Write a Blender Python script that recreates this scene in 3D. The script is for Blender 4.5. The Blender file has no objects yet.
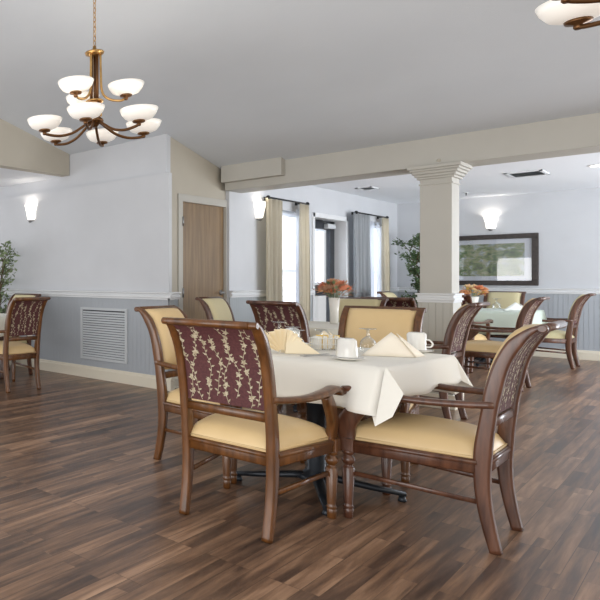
import bpy, bmesh, math, random
from mathutils import Vector, Matrix
C = bpy.context.scene.collection
SC = bpy.context.scene
PI = math.pi
random.seed(7)
# ------------------------------------------------------------------ camera
H = 1.17
YAW = math.radians(53.28)
cam = bpy.data.objects.new('camera', bpy.data.cameras.new('camera'))
C.objects.link(cam)
cam.location = (0, 0, H)
cam.rotation_euler = (PI/2, 0, YAW)
cam.data.sensor_width = 36; cam.data.sensor_fit = 'HORIZONTAL'
cam.data.lens = 36*600.5/600
cam.data.shift_x = 0.60
cam.data.shift_y = -0.035
cam.data.clip_start = 0.05
SC.camera = cam
# ------------------------------------------------------------------ world, light, exposure
W = bpy.data.worlds.new('world'); SC.world = W; W.use_nodes = True
bg = W.node_tree.nodes['Background']
bg.inputs[0].default_value = (0.97, 0.985, 1.0, 1); bg.inputs[1].default_value = 1.0
SC.view_settings.view_transform = 'Standard'; SC.view_settings.look = 'None'
SC.view_settings.gamma = 1; SC.view_settings.exposure = -0.3
SC.view_settings.use_curve_mapping = False

def light(name, loc, energy, col=(1, .86, .68), r=.05, kind='POINT'):
    l = bpy.data.lights.new(name, kind); l.energy = energy; l.color = col; l.shadow_soft_size = r
    o = bpy.data.objects.new(name, l); C.objects.link(o); o.location = loc
    return o
def area(name, loc, rot, sx, sy, energy, col):
    o = light(name, loc, energy, col, kind='AREA') ; o.data.shape = 'RECTANGLE'; o.data.size = sx; o.data.size_y = sy
    o.rotation_euler = [math.radians(a) for a in rot]; return o
# area lights: unseen fills added behind, right and left, with warm and window light
area('fill_behind', (-1.5, -1.3, 1.0), (128, 0, 0), 7, 2.2, 265, (1, .995, .985))  # added soft fill out of view, aimed up to brighten ceiling and room
area('warm_room_right', (3.2, 3.8, 1.7), (95, 0, 90), 3, 2.0, 50, (1, .86, .66))
area('fill_right', (2.6, 9.8, .9), (138, 0, 90), 5, 2.0, 420, (.90, .95, 1))  # unseen fill added to lift the far room's ceiling and wall
area('fill_left', (-8.9, 3.0, 1.2), (100, 0, -90), 3.5, 2.0, 60, (.95, .97, 1))  # unseen fill added for the sheen on the left floor
area('daylight_window_side', (-5.6, 10.0, 1.7), (90, 0, -90), 5.5, 2.6, 420, (.93, .96, 1))
# ------------------------------------------------------------------ materials
def lin(c):
    return tuple((x/12.92 if x <= .04045 else ((x+.055)/1.055)**2.4) for x in [v/255 for v in c]) + (1,)
def mat(name, rgb, rough=.5, metal=0, **kw):
    m = bpy.data.materials.new(name); m.use_nodes = True
    b = m.node_tree.nodes['Principled BSDF']
    b.inputs['Base Color'].default_value = lin(rgb); b.inputs['Roughness'].default_value = rough
    b.inputs['Metallic'].default_value = metal
    for k, v in kw.items(): b.inputs[k.replace('_', ' ')].default_value = v
    return m
class NT:
    def __init__(s, m): s.t = m.node_tree; s.b = s.t.nodes.get('Principled BSDF')
    def n(s, ty, **kw):
        n = s.t.nodes.new(ty)
        for k, v in kw.items():
            if hasattr(n, k) and not k in n.inputs: setattr(n, k, v)
            else: n.inputs[k].default_value = v
        return n
    def l(s, a, b): s.t.links.new(a, b)
def noise_mat(name, rgb1, rgb2, scale=(1, 1, 1), nscale=5, rough=.5, bump=0, detail=4, lo=.35, hi=.65, metal=0, coat=0, bscale=None):
    m = mat(name, rgb1, rough, metal); N = NT(m)
    tc = N.n('ShaderNodeTexCoord'); mp = N.n('ShaderNodeMapping'); mp.inputs['Scale'].default_value = scale
    N.l(tc.outputs['Object'], mp.inputs['Vector'])
    no = N.n('ShaderNodeTexNoise'); no.inputs['Scale'].default_value = nscale; no.inputs['Detail'].default_value = detail
    N.l(mp.outputs[0], no.inputs['Vector'])
    r = N.n('ShaderNodeValToRGB'); r.color_ramp.elements[0].position = lo; r.color_ramp.elements[1].position = hi
    r.color_ramp.elements[0].color = lin(rgb1); r.color_ramp.elements[1].color = lin(rgb2)
    N.l(no.outputs['Fac'], r.inputs['Fac']); N.l(r.outputs['Color'], N.b.inputs['Base Color'])
    if coat: N.b.inputs['Coat Weight'].default_value = coat; N.b.inputs['Coat Roughness'].default_value = .15
    if bump:
        b = N.n('ShaderNodeBump'); b.inputs['Strength'].default_value = bump; b.inputs['Distance'].default_value = .01
        if bscale:
            n2 = N.n('ShaderNodeTexNoise'); n2.inputs['Scale'].default_value = bscale
            N.l(tc.outputs['Object'], n2.inputs['Vector']); N.l(n2.outputs['Fac'], b.inputs['Height'])
        else: N.l(no.outputs['Fac'], b.inputs['Height'])
        N.l(b.outputs['Normal'], N.b.inputs['Normal'])
    return m
M = {}
M['wall_gray'] = noise_mat('painted grey wall', (198, 200, 204), (203, 205, 209), nscale=2, rough=.55, bump=.08, bscale=120)
M['wall_beige'] = noise_mat('painted beige wall', (182, 175, 161), (187, 180, 166), nscale=2, rough=.6, bump=.08, bscale=120)
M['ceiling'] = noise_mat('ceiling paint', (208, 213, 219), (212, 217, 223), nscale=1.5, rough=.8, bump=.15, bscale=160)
M['beam'] = noise_mat('beam paint', (182, 179, 171), (186, 183, 175), nscale=2, rough=.55)
M['trim'] = mat('white trim', (222, 224, 226), .35)
M['base'] = mat('cream baseboard', (222, 214, 196), .4)
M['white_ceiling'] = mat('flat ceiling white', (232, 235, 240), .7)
def bead(name, rgb, axis):
    m = mat(name, rgb, .45); N = NT(m)
    tc = N.n('ShaderNodeTexCoord'); sx = N.n('ShaderNodeSeparateXYZ'); N.l(tc.outputs['Object'], sx.inputs[0])
    mu = N.n('ShaderNodeMath', operation='MULTIPLY'); mu.inputs[1].default_value = 1/.052; N.l(sx.outputs[axis], mu.inputs[0])
    fr = N.n('ShaderNodeMath', operation='FRACT'); N.l(mu.outputs[0], fr.inputs[0])
    gt = N.n('ShaderNodeMapRange'); gt.inputs['From Min'].default_value = .0; gt.inputs['From Max'].default_value = .12
    N.l(fr.outputs[0], gt.inputs['Value'])
    b = N.n('ShaderNodeBump'); b.inputs['Strength'].default_value = .7; b.inputs['Distance'].default_value = .004
    N.l(gt.outputs[0], b.inputs['Height']); N.l(b.outputs[0], N.b.inputs['Normal'])
    return m
M['bead_x'] = bead('beadboard wainscot along x', (170, 175, 181), 0)
M['bead_y'] = bead('beadboard wainscot along y', (166, 172, 176), 1)
M['bead_col'] = bead('beadboard on column', (190, 188, 180), 0)

def wood_mat(name, dark, light, rough=.3):
    return noise_mat(name, dark, light, scale=(14, 14, 2.2), nscale=3, rough=rough, detail=8, lo=.3, hi=.7, coat=.2)
M['wood'] = wood_mat('stained chair wood', (76, 45, 18), (114, 71, 34))
M['wood_dark'] = wood_mat('darker stained chair wood', (68, 40, 28), (104, 66, 46))
M['vinyl'] = noise_mat('cream vinyl upholstery', (214, 184, 134), (224, 195, 146), nscale=3, rough=.38, bump=.06, bscale=300)
M['vinyl_pale'] = noise_mat('pale cream vinyl upholstery', (212, 200, 158), (220, 208, 168), nscale=3, rough=.4, bump=.06, bscale=300)
M['maroon'] = noise_mat('maroon woven fabric', (76, 38, 40), (92, 50, 50), nscale=90, rough=.75, bump=.15)
M['vine'] = noise_mat('woven gold vine thread', (162, 148, 120), (198, 186, 160), nscale=60, rough=.6)
M['door'] = noise_mat('veneered door wood', (116, 92, 62), (138, 112, 78), scale=(9, 9, .8), nscale=2.5, rough=.4, detail=8)
M['brass'] = noise_mat('brushed brass', (176, 136, 82), (200, 160, 104), nscale=30, rough=.3, metal=.9)
M['bronze'] = mat('aged bronze', (104, 72, 44), .35, .8)
M['steel'] = mat('satin steel', (170, 170, 172), .3, 1)
M['black'] = mat('black metal', (30, 32, 34), .4, .3)
M['bluesteel'] = mat('black cast iron base', (44, 48, 54), .35, .5)
M['darkframe'] = mat('dark bronze aluminium', (52, 56, 62), .4, .4)
M['china'] = mat('white china', (238, 236, 230), .15)
def cloth_mat(name, rgb):
    m = mat(name, rgb, .75); N = NT(m)
    N.b.inputs['Sheen Weight'].default_value = .2
    N.b.inputs['Subsurface Weight'].default_value = 0
    tc = N.n('ShaderNodeTexCoord'); n = N.n('ShaderNodeTexNoise'); n.inputs['Scale'].default_value = 260
    N.l(tc.outputs['Object'], n.inputs[0]); b = N.n('ShaderNodeBump'); b.inputs['Strength'].default_value = .12; b.inputs['Distance'].default_value = .002
    N.l(n.outputs['Fac'], b.inputs['Height']); N.l(b.outputs[0], N.b.inputs['Normal'])
    return m
M['cloth'] = cloth_mat('ivory tablecloth', (238, 234, 224))
M['cloth_white'] = cloth_mat('white tablecloth', (226, 224, 212))
M['cloth_mint'] = cloth_mat('pale mint tablecloth', (196, 208, 196))
M['napkin'] = cloth_mat('pale yellow napkin', (255, 240, 208))
M['napkin_pale'] = cloth_mat('pale cream napkin', (252, 242, 224))
M['napkin_white'] = cloth_mat('white napkin', (228, 230, 224))
M['curtain'] = noise_mat('beige curtain', (222, 214, 196), (226, 218, 200), nscale=200, rough=.85)
M['curtain_gray'] = noise_mat('grey curtain', (190, 194, 198), (196, 200, 204), nscale=200, rough=.85)
def trans_mat(name, rgb, w=.5):
    m = mat(name, rgb, .6); N = NT(m)
    t = N.n('ShaderNodeBsdfTranslucent'); t.inputs[0].default_value = lin(rgb)
    mx = N.n('ShaderNodeMixShader'); mx.inputs[0].default_value = w
    out = N.t.nodes['Material Output']
    N.l(N.b.outputs[0], mx.inputs[1]); N.l(t.outputs[0], mx.inputs[2]); N.l(mx.outputs[0], out.inputs['Surface'])
    return m
M['sheer'] = trans_mat('white sheer', (240, 243, 248), .6)
M['blind'] = trans_mat('white blind slat', (236, 240, 246), .5)
def glass_mat(name, rgb=(255, 255, 255), rough=0, thin=False, edge=4.5):
    m = bpy.data.materials.new(name); m.use_nodes = True; t = m.node_tree
    t.nodes.remove(t.nodes['Principled BSDF']); out = t.nodes['Material Output']
    if thin:
        a = t.nodes.new('ShaderNodeBsdfTransparent'); a.inputs[0].default_value = lin(rgb)
        g = t.nodes.new('ShaderNodeBsdfGlossy'); g.inputs['Roughness'].default_value = .02
        fr = t.nodes.new('ShaderNodeLayerWeight'); fr.inputs[0].default_value = .5
        pw = t.nodes.new('ShaderNodeMath'); pw.operation = 'POWER'; pw.inputs[1].default_value = edge; t.links.new(fr.outputs['Facing'], pw.inputs[0])
        ma = t.nodes.new('ShaderNodeMath'); ma.operation = 'MULTIPLY_ADD'; ma.inputs[1].default_value = .85; ma.inputs[2].default_value = .07; t.links.new(pw.outputs[0], ma.inputs[0])
        mx = t.nodes.new('ShaderNodeMixShader'); t.links.new(ma.outputs[0], mx.inputs[0])
        t.links.new(a.outputs[0], mx.inputs[1]); t.links.new(g.outputs[0], mx.inputs[2]); t.links.new(mx.outputs[0], out.inputs[0])
    else:
        g = t.nodes.new('ShaderNodeBsdfGlass'); g.inputs['IOR'].default_value = 1.45; g.inputs['Roughness'].default_value = rough
        g.inputs[0].default_value = lin(rgb); t.links.new(g.outputs[0], out.inputs[0])
    return m
M['pane'] = glass_mat('window glass', thin=True)
M['glass'] = glass_mat('drinking glass', (250, 252, 253), thin=True, edge=1.3)
def emis(name, rgb, st, base=(245, 240, 232)):
    m = mat(name, base, .35); N = NT(m)
    N.b.inputs['Emission Color'].default_value = lin(rgb); N.b.inputs['Emission Strength'].default_value = st
    return m
M['shade'] = emis('lit frosted glass bowl', (255, 250, 242), .22)
M['sconce'] = emis('lit alabaster sconce', (255, 250, 240), 1.6)
M['downlight'] = emis('lit downlight lens', (255, 252, 245), 3)
M['leaf'] = noise_mat('leaf green', (52, 74, 44), (98, 122, 78), nscale=9, rough=.5)
M['leaf2'] = noise_mat('olive leaf green', (92, 112, 76), (140, 156, 116), nscale=9, rough=.5)
M['bark'] = noise_mat('bark', (82, 66, 50), (112, 94, 72), nscale=20, rough=.9)
M['pot'] = mat('dark woven pot', (64, 50, 40), .7)
M['orange'] = noise_mat('orange petals', (248, 184, 132), (252, 206, 164), nscale=60, rough=.6)
M['rust'] = noise_mat('rust petals', (232, 144, 108), (240, 168, 136), nscale=60, rough=.6)
M['brownleaf'] = noise_mat('brown autumn leaves', (186, 140, 112), (206, 164, 136), nscale=60, rough=.7)
M['yellow'] = mat('yellow petals', (232, 190, 90), .6)
M['cream_petal'] = mat('cream petals', (236, 214, 170), .6)
M['paper'] = mat('paper packet', (240, 236, 226), .7)
M['paper_y'] = mat('yellow paper packet', (240, 204, 110), .7)
M['grille'] = mat('grey grille metal', (196, 200, 203), .45)
M['dark'] = mat('dark cavity', (70, 72, 76), .8)
M['black_frame'] = noise_mat('dark picture frame wood', (40, 34, 32), (62, 54, 50), nscale=25, rough=.35)
M['matboard'] = mat('picture matboard', (196, 200, 210), .7)
M['brown_box'] = mat('brown card holder', (150, 104, 56), .6)
# floor planks
def floor_mat():
    m = mat('vinyl plank floor', (110, 84, 66), .4); N = NT(m)
    tc = N.n('ShaderNodeTexCoord'); s = N.n('ShaderNodeSeparateXYZ'); N.l(tc.outputs['Object'], s.inputs[0])
    cb = N.n('ShaderNodeCombineXYZ'); N.l(s.outputs[1], cb.inputs[0]); N.l(s.outputs[0], cb.inputs[1])
    def brick(w, h, off):
        b = N.n('ShaderNodeTexBrick'); b.offset = off; b.offset_frequency = 2
        b.inputs['Scale'].default_value = 1; b.inputs['Brick Width'].default_value = w; b.inputs['Row Height'].default_value = h
        b.inputs['Mortar Size'].default_value = .0012; b.inputs['Mortar Smooth'].default_value = .1
        b.inputs['Color1'].default_value = (0, 0, 0, 1); b.inputs['Color2'].default_value = (1, 1, 1, 1); b.inputs['Mortar'].default_value = (.3, .3, .3, 1)
        N.l(cb.outputs[0], b.inputs['Vector']); return b
    b1 = brick(1.22, .125, .37); b2 = brick(.95, .0625, .43)
    mix = N.n('ShaderNodeMix', data_type='RGBA'); mix.inputs[0].default_value = .6
    N.l(b1.outputs['Color'], mix.inputs[6]); N.l(b2.outputs['Color'], mix.inputs[7])
    # grain stretched along the plank, shifted per plank
    mp = N.n('ShaderNodeMapping'); mp.inputs['Scale'].default_value = (.8, 12, 1); N.l(cb.outputs[0], mp.inputs['Vector'])
    ad = N.n('ShaderNodeVectorMath', operation='ADD'); sc = N.n('ShaderNodeVectorMath', operation='SCALE'); sc.inputs['Scale'].default_value = 37
    N.l(mix.outputs[2], sc.inputs[0]); N.l(mp.outputs[0], ad.inputs[0]); N.l(sc.outputs[0], ad.inputs[1])
    no = N.n('ShaderNodeTexNoise'); no.inputs['Scale'].default_value = 2.0; no.inputs['Detail'].default_value = 6; no.inputs['Roughness'].default_value = .6; no.inputs['Distortion'].default_value = .3
    N.l(ad.outputs[0], no.inputs['Vector'])
    st = N.n('ShaderNodeMapRange'); st.inputs['From Min'].default_value = .3; st.inputs['From Max'].default_value = .7; N.l(no.outputs['Fac'], st.inputs['Value'])
    m2 = N.n('ShaderNodeMix', data_type='RGBA'); m2.inputs[0].default_value = .56
    N.l(mix.outputs[2], m2.inputs[6]); N.l(st.outputs[0], m2.inputs[7])
    r = N.n('ShaderNodeValToRGB'); e = r.color_ramp.elements
    e[0].position = .12; e[0].color = lin((58, 45, 39)); e[1].position = .9; e[1].color = lin((178, 142, 114))
    x = e.new(.36); x.color = lin((92, 71, 58)); x = e.new(.6); x.color = lin((132, 102, 80))
    N.l(m2.outputs[2], r.inputs['Fac'])
    mo = N.n('ShaderNodeMix', data_type='RGBA'); N.l(b1.outputs['Fac'], mo.inputs[0]); N.l(r.outputs['Color'], mo.inputs[6]); mo.inputs[7].default_value = lin((74, 58, 48))
    N.l(mo.outputs[2], N.b.inputs['Base Color'])
    rr = N.n('ShaderNodeMapRange'); rr.inputs['To Min'].default_value = .24; rr.inputs['To Max'].default_value = .40
    N.l(no.outputs['Fac'], rr.inputs['Value']); N.l(rr.outputs[0], N.b.inputs['Roughness'])
    bu = N.n('ShaderNodeBump'); bu.inputs['Strength'].default_value = .12; bu.inputs['Distance'].default_value = .002
    N.l(no.outputs['Fac'], bu.inputs['Height']); N.l(bu.outputs[0], N.b.inputs['Normal'])
    return m
M['floor'] = floor_mat()
def art_mat():
    m = mat('landscape print', (120, 124, 110), .5); N = NT(m)
    tc = N.n('ShaderNodeTexCoord'); mp = N.n('ShaderNodeMapping'); mp.inputs['Scale'].default_value = (4, 1, 7); N.l(tc.outputs['Object'], mp.inputs[0])
    no = N.n('ShaderNodeTexNoise'); no.inputs['Scale'].default_value = 2.2; no.inputs['Detail'].default_value = 8; no.inputs['Distortion'].default_value = .8
    N.l(mp.outputs[0], no.inputs[0])
    r = N.n('ShaderNodeValToRGB'); e = r.color_ramp.elements
    e[0].position = .32; e[0].color = lin((74, 82, 78)); e[1].position = .72; e[1].color = lin((186, 194, 190))
    x = e.new(.45); x.color = lin((100, 122, 84)); x = e.new(.54); x.color = lin((140, 142, 112)); x = e.new(.6); x.color = lin((130, 142, 144))
    N.l(no.outputs['Fac'], r.inputs[0]); N.l(r.outputs[0], N.b.inputs['Base Color'])
    return m
M['art'] = art_mat()
# ------------------------------------------------------------------ mesh helpers
def box(bm, x0, x1, y0, y1, z0, z1, bev=0):
    t = bmesh.new(); bmesh.ops.create_cube(t, size=1)
    for v in t.verts: v.co = Vector(((x0+x1)/2+v.co.x*(x1-x0), (y0+y1)/2+v.co.y*(y1-y0), (z0+z1)/2+v.co.z*(z1-z0)))
    if bev: bmesh.ops.bevel(t, geom=t.edges[:], offset=bev, segments=2, affect='EDGES', profile=.5)
    join(bm, t)
def join(bm, t, mtx=None, mi=None):
    if mtx: bmesh.ops.transform(t, matrix=mtx, verts=t.verts)
    if mi is not None:
        for f in t.faces: f.material_index = mi
    me = bpy.data.meshes.new('t'); t.to_mesh(me); t.free(); bm.from_mesh(me); bpy.data.meshes.remove(me)
def sweep(bm, pts, ws, hs, side=(1, 0, 0), n=12, k=3.2, cap=True, mi=0):
    """superellipse section; w along side vector, h along the other axis"""
    pts = [Vector(p) for p in pts]; side = Vector(side).normalized(); N = len(pts); rings = []
    for i, p in enumerate(pts):
        t = (pts[min(i+1, N-1)]-pts[max(i-1, 0)]).normalized()
        s = (side-t*side.dot(t)).normalized(); u = t.cross(s)
        w = ws[i] if isinstance(ws, (list, tuple)) else ws; h = hs[i] if isinstance(hs, (list, tuple)) else hs
        ring = []
        for j in range(n):
            a = 2*PI*(j+.5)/n; ca, sa = math.cos(a), math.sin(a)
            ring.append(bm.verts.new(p+s*(w/2*math.copysign(abs(ca)**(2/k), ca))+u*(h/2*math.copysign(abs(sa)**(2/k), sa))))
        rings.append(ring)
    for a, b in zip(rings, rings[1:]):
        for j in range(n):
            f = bm.faces.new((a[j], a[(j+1) % n], b[(j+1) % n], b[j])); f.material_index = mi; f.smooth = True
    if cap:
        for r in (rings[0][::-1], rings[-1]):
            f = bm.faces.new(r); f.material_index = mi
def tube(bm, pts, r, n=8, side=None, mi=0):
    d = (Vector(pts[-1])-Vector(pts[0]))
    if side is None: side = (1, 0, 0) if abs(d.normalized().x) < .7 else (0, 1, 0)
    sweep(bm, pts, [2*x for x in r] if isinstance(r, (list, tuple)) else 2*r, [2*x for x in r] if isinstance(r, (list, tuple)) else 2*r, side, n, 2, True, mi)
def lathe(bm, prof, n=24, c=(0, 0, 0), flute=None, capb=True, capt=True, mi=0, sx=1, sy=1):
    rings = []
    for (r, z) in prof:
        ring = []
        for j in range(n):
            a = 2*PI*j/n; rr = r
            if flute and flute[0] <= z <= flute[1]: rr = r*(1-.09*(1 if j % 2 else 0))
            ring.append(bm.verts.new((c[0]+rr*math.cos(a)*sx, c[1]+rr*math.sin(a)*sy, c[2]+z)))
        rings.append(ring)
    for a, b in zip(rings, rings[1:]):
        for j in range(n):
            f = bm.faces.new((a[j], a[(j+1) % n], b[(j+1) % n], b[j])); f.smooth = True; f.material_index = mi
    if capb: f = bm.faces.new(rings[0][::-1]); f.material_index = mi
    if capt: f = bm.faces.new(rings[-1]); f.material_index = mi
def bez(ps, n=12):
    """Catmull-Rom through points"""
    ps = [Vector(p) for p in ps]; out = []
    P = [ps[0]*2-ps[1]]+ps+[ps[-1]*2-ps[-2]]
    for i in range(1, len(P)-2):
        for k in range(n):
            t = k/n; a, b, c, d = P[i-1:i+3]
            out.append(.5*((2*b)+(c-a)*t+(2*a-5*b+4*c-d)*t*t+(3*b-a-3*c+d)*t**3))
    out.append(ps[-1]); return out
def obj(name, bm, m, parent=None, smooth=None, mods=None):
    if isinstance(bm, bmesh.types.BMesh):
        bmesh.ops.recalc_face_normals(bm, faces=bm.faces)
        me = bpy.data.meshes.new(name)
        if smooth is not None:
            for f in bm.faces: f.smooth = smooth
        bm.to_mesh(me); bm.free()
    else: me = bm
    for x in (m if isinstance(m, (list, tuple)) else [m]): me.materials.append(M[x])
    o = bpy.data.objects.new(name, me); C.objects.link(o)
    if parent: o.parent = parent
    return o
def new(): return bmesh.new()
def tag(o, label, cat, group=None, kind=None):
    o['label'] = label; o['category'] = cat
    if group: o['group'] = group
    if kind: o['kind'] = kind
    return o
def thing(name, label, cat, loc=(0, 0, 0), rz=0, group=None):
    o = bpy.data.objects.new(name, None); C.objects.link(o); o.location = loc; o.rotation_euler = (0, 0, rz); o.empty_display_size = .1
    return tag(o, label, cat, group)
def struct(name, bm, m, parent=None, label=None, **k):
    o = obj(name, bm, m, parent, **k)
    if not parent: o['kind'] = 'structure'
    if label: o['label'] = label
    return o
def dup(root, loc, rz, label, group=None):
    r = root.copy(); C.objects.link(r); r.location = loc; r.rotation_euler = (0, 0, rz); r['label'] = label
    if group: r['group'] = group
    for ch in list(root.children):
        c = ch.copy(); C.objects.link(c); c.parent = r
        for g in list(ch.children):
            d = g.copy(); C.objects.link(d); d.parent = c
    return r
def bx(name, m, x0, x1, y0, y1, z0, z1, parent=None, bev=0, label=None):
    bm = new(); box(bm, x0, x1, y0, y1, z0, z1, bev); return struct(name, bm, m, parent, label)
# ------------------------------------------------------------------ setting
XW = -3.64; XD = -3.685; YD = 6.04; YL = 5.70; YB = 6.88; YF = 12.7; ZC = 2.48
cz = lambda y: 2.46+.225*(YB-y)
bx('floor', 'floor', -9.2, 3.0, -1.0, YF+.1, -.06, 0)['label'] = 'brown wood plank floor running through both dining rooms'
# sloped main ceiling
bm = new()
q = [(-5.13, -.6), (3.0, -.6), (3.0, YB+.05), (-5.13, YB+.05)]
vs = [bm.verts.new((x, y, cz(y)+dz)) for dz in (0, .1) for x, y in q]
for f in ((0, 1, 2, 3), (7, 6, 5, 4), (0, 4, 5, 1), (1, 5, 6, 2), (2, 6, 7, 3), (3, 7, 4, 0)): bm.faces.new([vs[i] for i in f])
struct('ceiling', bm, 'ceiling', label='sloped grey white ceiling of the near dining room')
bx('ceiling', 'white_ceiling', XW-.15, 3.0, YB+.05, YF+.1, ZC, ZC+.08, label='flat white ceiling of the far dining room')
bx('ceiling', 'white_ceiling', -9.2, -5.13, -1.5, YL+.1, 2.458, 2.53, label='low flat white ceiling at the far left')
# fascia between the low ceiling and the sloped one
bm = new()
vs = [bm.verts.new((x, y, z)) for x in (-5.01, -5.13) for (y, z) in ((-1.5, 2.452), (YL+.04, 2.452), (YL+.04, cz(YL+.04)+.02), (-1.5, cz(-1.5)+.02))]
for f in ((0, 1, 2, 3), (7, 6, 5, 4), (0, 4, 5, 1), (1, 5, 6, 2), (2, 6, 7, 3), (3, 7, 4, 0)): bm.faces.new([vs[i] for i in f])
struct('trim_1', bm, 'wall_beige', label='beige fascia dropping from the sloped ceiling at left')
# left wall: thick lower part, slimmer upper part
wl = bx('wall_left', 'wall_gray', -9.2, XW+.022, YL, YL+.052, 0, 2.29, label='pale grey wall with the sconce and the grille')
bx('upper_wall', 'wall_gray', -9.2, XD+.002, YL+.051, YL+.13, 0, 2.86, wl)
bx('wainscot', 'bead_x', -9.2, XW+.030, YL-.012, YL+.0, 0, .955, wl, label='blue grey beadboard below the chair rail')
bx('wainscot', 'bead_y', XW+.022, XW+.034, YL-.012, YL+.052, 0, .955, wl)
def molding(name, p0, p1, nrm, parent, mats=('trim', 'base'), which='both'):
    """chair rail and baseboard profile swept along a straight wall"""
    p0, p1, nrm = Vector(p0), Vector(p1), Vector(nrm)
    def prof(nm, pts, m):
        bm = new(); a = [bm.verts.new(p0+nrm*d+Vector((0, 0, z))) for d, z in pts]; b = [bm.verts.new(p1+nrm*d+Vector((0, 0, z))) for d, z in pts]
        for i in range(len(pts)): j = (i+1) % len(pts); bm.faces.new((a[i], a[j], b[j], b[i]))
        bm.faces.new(a); bm.faces.new(b[::-1])
        return bm, nm, m
    out = []
    if which in ('both', 'rail'):
        out.append(prof('chair_rail', [(-.005, .95), (.018, .95), (.018, .965), (.028, .972), (.028, .99), (.016, .997), (.02, 1.012), (.038, 1.018), (.038, 1.03), (-.005, 1.03)], mats[0]))
    if which in ('both', 'base'):
        out.append(prof('baseboard', [(-.005, 0), (.022, 0), (.022, .105), (.014, .118), (.014, .128), (.006, .138), (-.005, .138)], mats[1]))
    for bm, nm, m in out: struct(nm, bm, m, parent)
molding('l', (-9.2, YL-.012, 0), (XW+.062, YL-.012, 0), (0, -1, 0), wl)
molding('l', (XW+.034, YL-.03, 0), (XW+.034, YL+.055, 0), (1, 0, 0), wl)
# door wall (beige)
wd = bx('wall_back', 'wall_beige', XW-.16, XD, YL+.0525, YD, 0, 2.86, label='beige wall around the brown door')
bx('wall_above_door', 'wall_beige', XW-.16, XD, YD, 6.975, 2.02, 2.72, wd)
bx('wainscot', 'bead_y', XD, XD+.008, YL+.0525, YD-.075, 0, .955, wd)
molding('d', (XD+.008, YL+.0525, 0), (XD+.008, YD-.075, 0), (1, 0, 0), wd)
d1 = thing('door_1', None, None, (XD, YD, 0)); del d1['label']; del d1['category']; d1['kind'] = 'structure'; d1['label'] = 'brown veneered wooden door with a lever handle'
def part_box(name, m, dims, parent, bev=0, label=None):
    bm = new(); box(bm, *dims, bev); o = obj(name, bm, m, parent)
    if label: o['label'] = label
    return o
part_box('door_panel', 'door', (-.06, -.015, .004, .916, .008, 2.018), d1)
bm = new()
box(bm, -.05, .018, -.075, .006, 0, 2.10, .004); box(bm, -.05, .018, .917, .934, 0, 2.10, .004); box(bm, -.052, .0184, -.0756, .9345, 2.018, 2.10, .004)
obj('door_frame', bm, 'beam', d1)
for z in (.25, 1.02, 1.80):
    bm = new(); tube(bm, [(.022, .0, z-.05), (.022, .0, z+.05)], .009); box(bm, -.012, .02, -.012, .012, z-.045, z+.045)
    obj('hinge', bm, 'steel', d1)
bm = new(); lathe(bm, [(.032, 0), (.032, .008), (.012, .012), (.012, .05)], 16); bmesh.ops.rotate(bm, verts=bm.verts, cent=(0, 0, 0), matrix=Matrix.Rotation(PI/2, 3, 'Y'))
bmesh.ops.translate(bm, verts=bm.verts, vec=(-.015, .85, 1.01)); tube(bm, bez([(.035, .85, 1.01), (.04, .82, 1.012), (.036, .74, 1.005)], 4), .009)
obj('door_handle', bm, 'steel', d1)
# window wall, as pieces around the openings
ww = bx('wall_right', 'wall_gray', XW-.16, XW, 6.975, 8.15, 0, ZC+.08, label='pale grey wall with two curtained windows and the glass door')
def wp(y0, y1, z0, z1): bx('wall_piece', 'wall_gray', XW-.16, XW, y0, y1, z0, z1, ww)
wp(8.15, 8.97, 2.08, ZC+.08); wp(8.15, 8.97, 0, .5); wp(8.97, 9.29, 0, ZC+.08); wp(9.29, 10.42, 2.05, ZC+.08)
wp(10.42, 11.28, 0, ZC+.08); wp(11.28, 12.06, 2.08, ZC+.08); wp(11.28, 12.06, 0, .5); wp(12.06, YF+.1, 0, ZC+.08)
for a, b in ((6.93, 9.22), (10.50, YF)):
    bx('wainscot', 'bead_y', XW, XW+.008, a, b, 0, .955 if not (a < 8 < b) else .5, ww) if False else None
for a, b in ((6.975, 8.15), (8.97, 9.22), (10.50, 11.28), (12.06, YF)):
    bx('wainscot', 'bead_y', XW, XW+.008, a, b, 0, .955, ww); molding('w', (XW+.008, a, 0), (XW+.008, b, 0), (1, 0, 0), ww)
def window(n, y0, y1, lab):
    w = bpy.data.objects.new('window_%d' % n, None); C.objects.link(w); w['kind'] = 'structure'; w['label'] = lab
    bm = new(); X0, X1 = XW-.13, XW-.08
    box(bm, X0, X1, y0, y0+.04, .5, 2.08); box(bm, X0, X1, y1-.04, y1, .5, 2.08); box(bm, X0, X1, y0, y1, .5, .54); box(bm, X0, X1, y0, y1, 2.04, 2.08); box(bm, X0+.005, X1-.005, y0, y1, 1.27, 1.31)
    obj('window_frame', bm, 'trim', w)
    bm = new(); box(bm, X0+.02, X0+.026, y0+.03, y1-.03, .53, 2.05); obj('pane', bm, 'pane', w)
    part_box('window_sill', 'trim', (XW-.08, XW+.02, y0-.02, y1+.02, .48, .503), w, .003)
    return w
window(1, 8.15, 8.97, 'nearer window with half open white blinds'); window(2, 11.28, 12.06, 'farther window with white blinds beside the tree')
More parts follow.
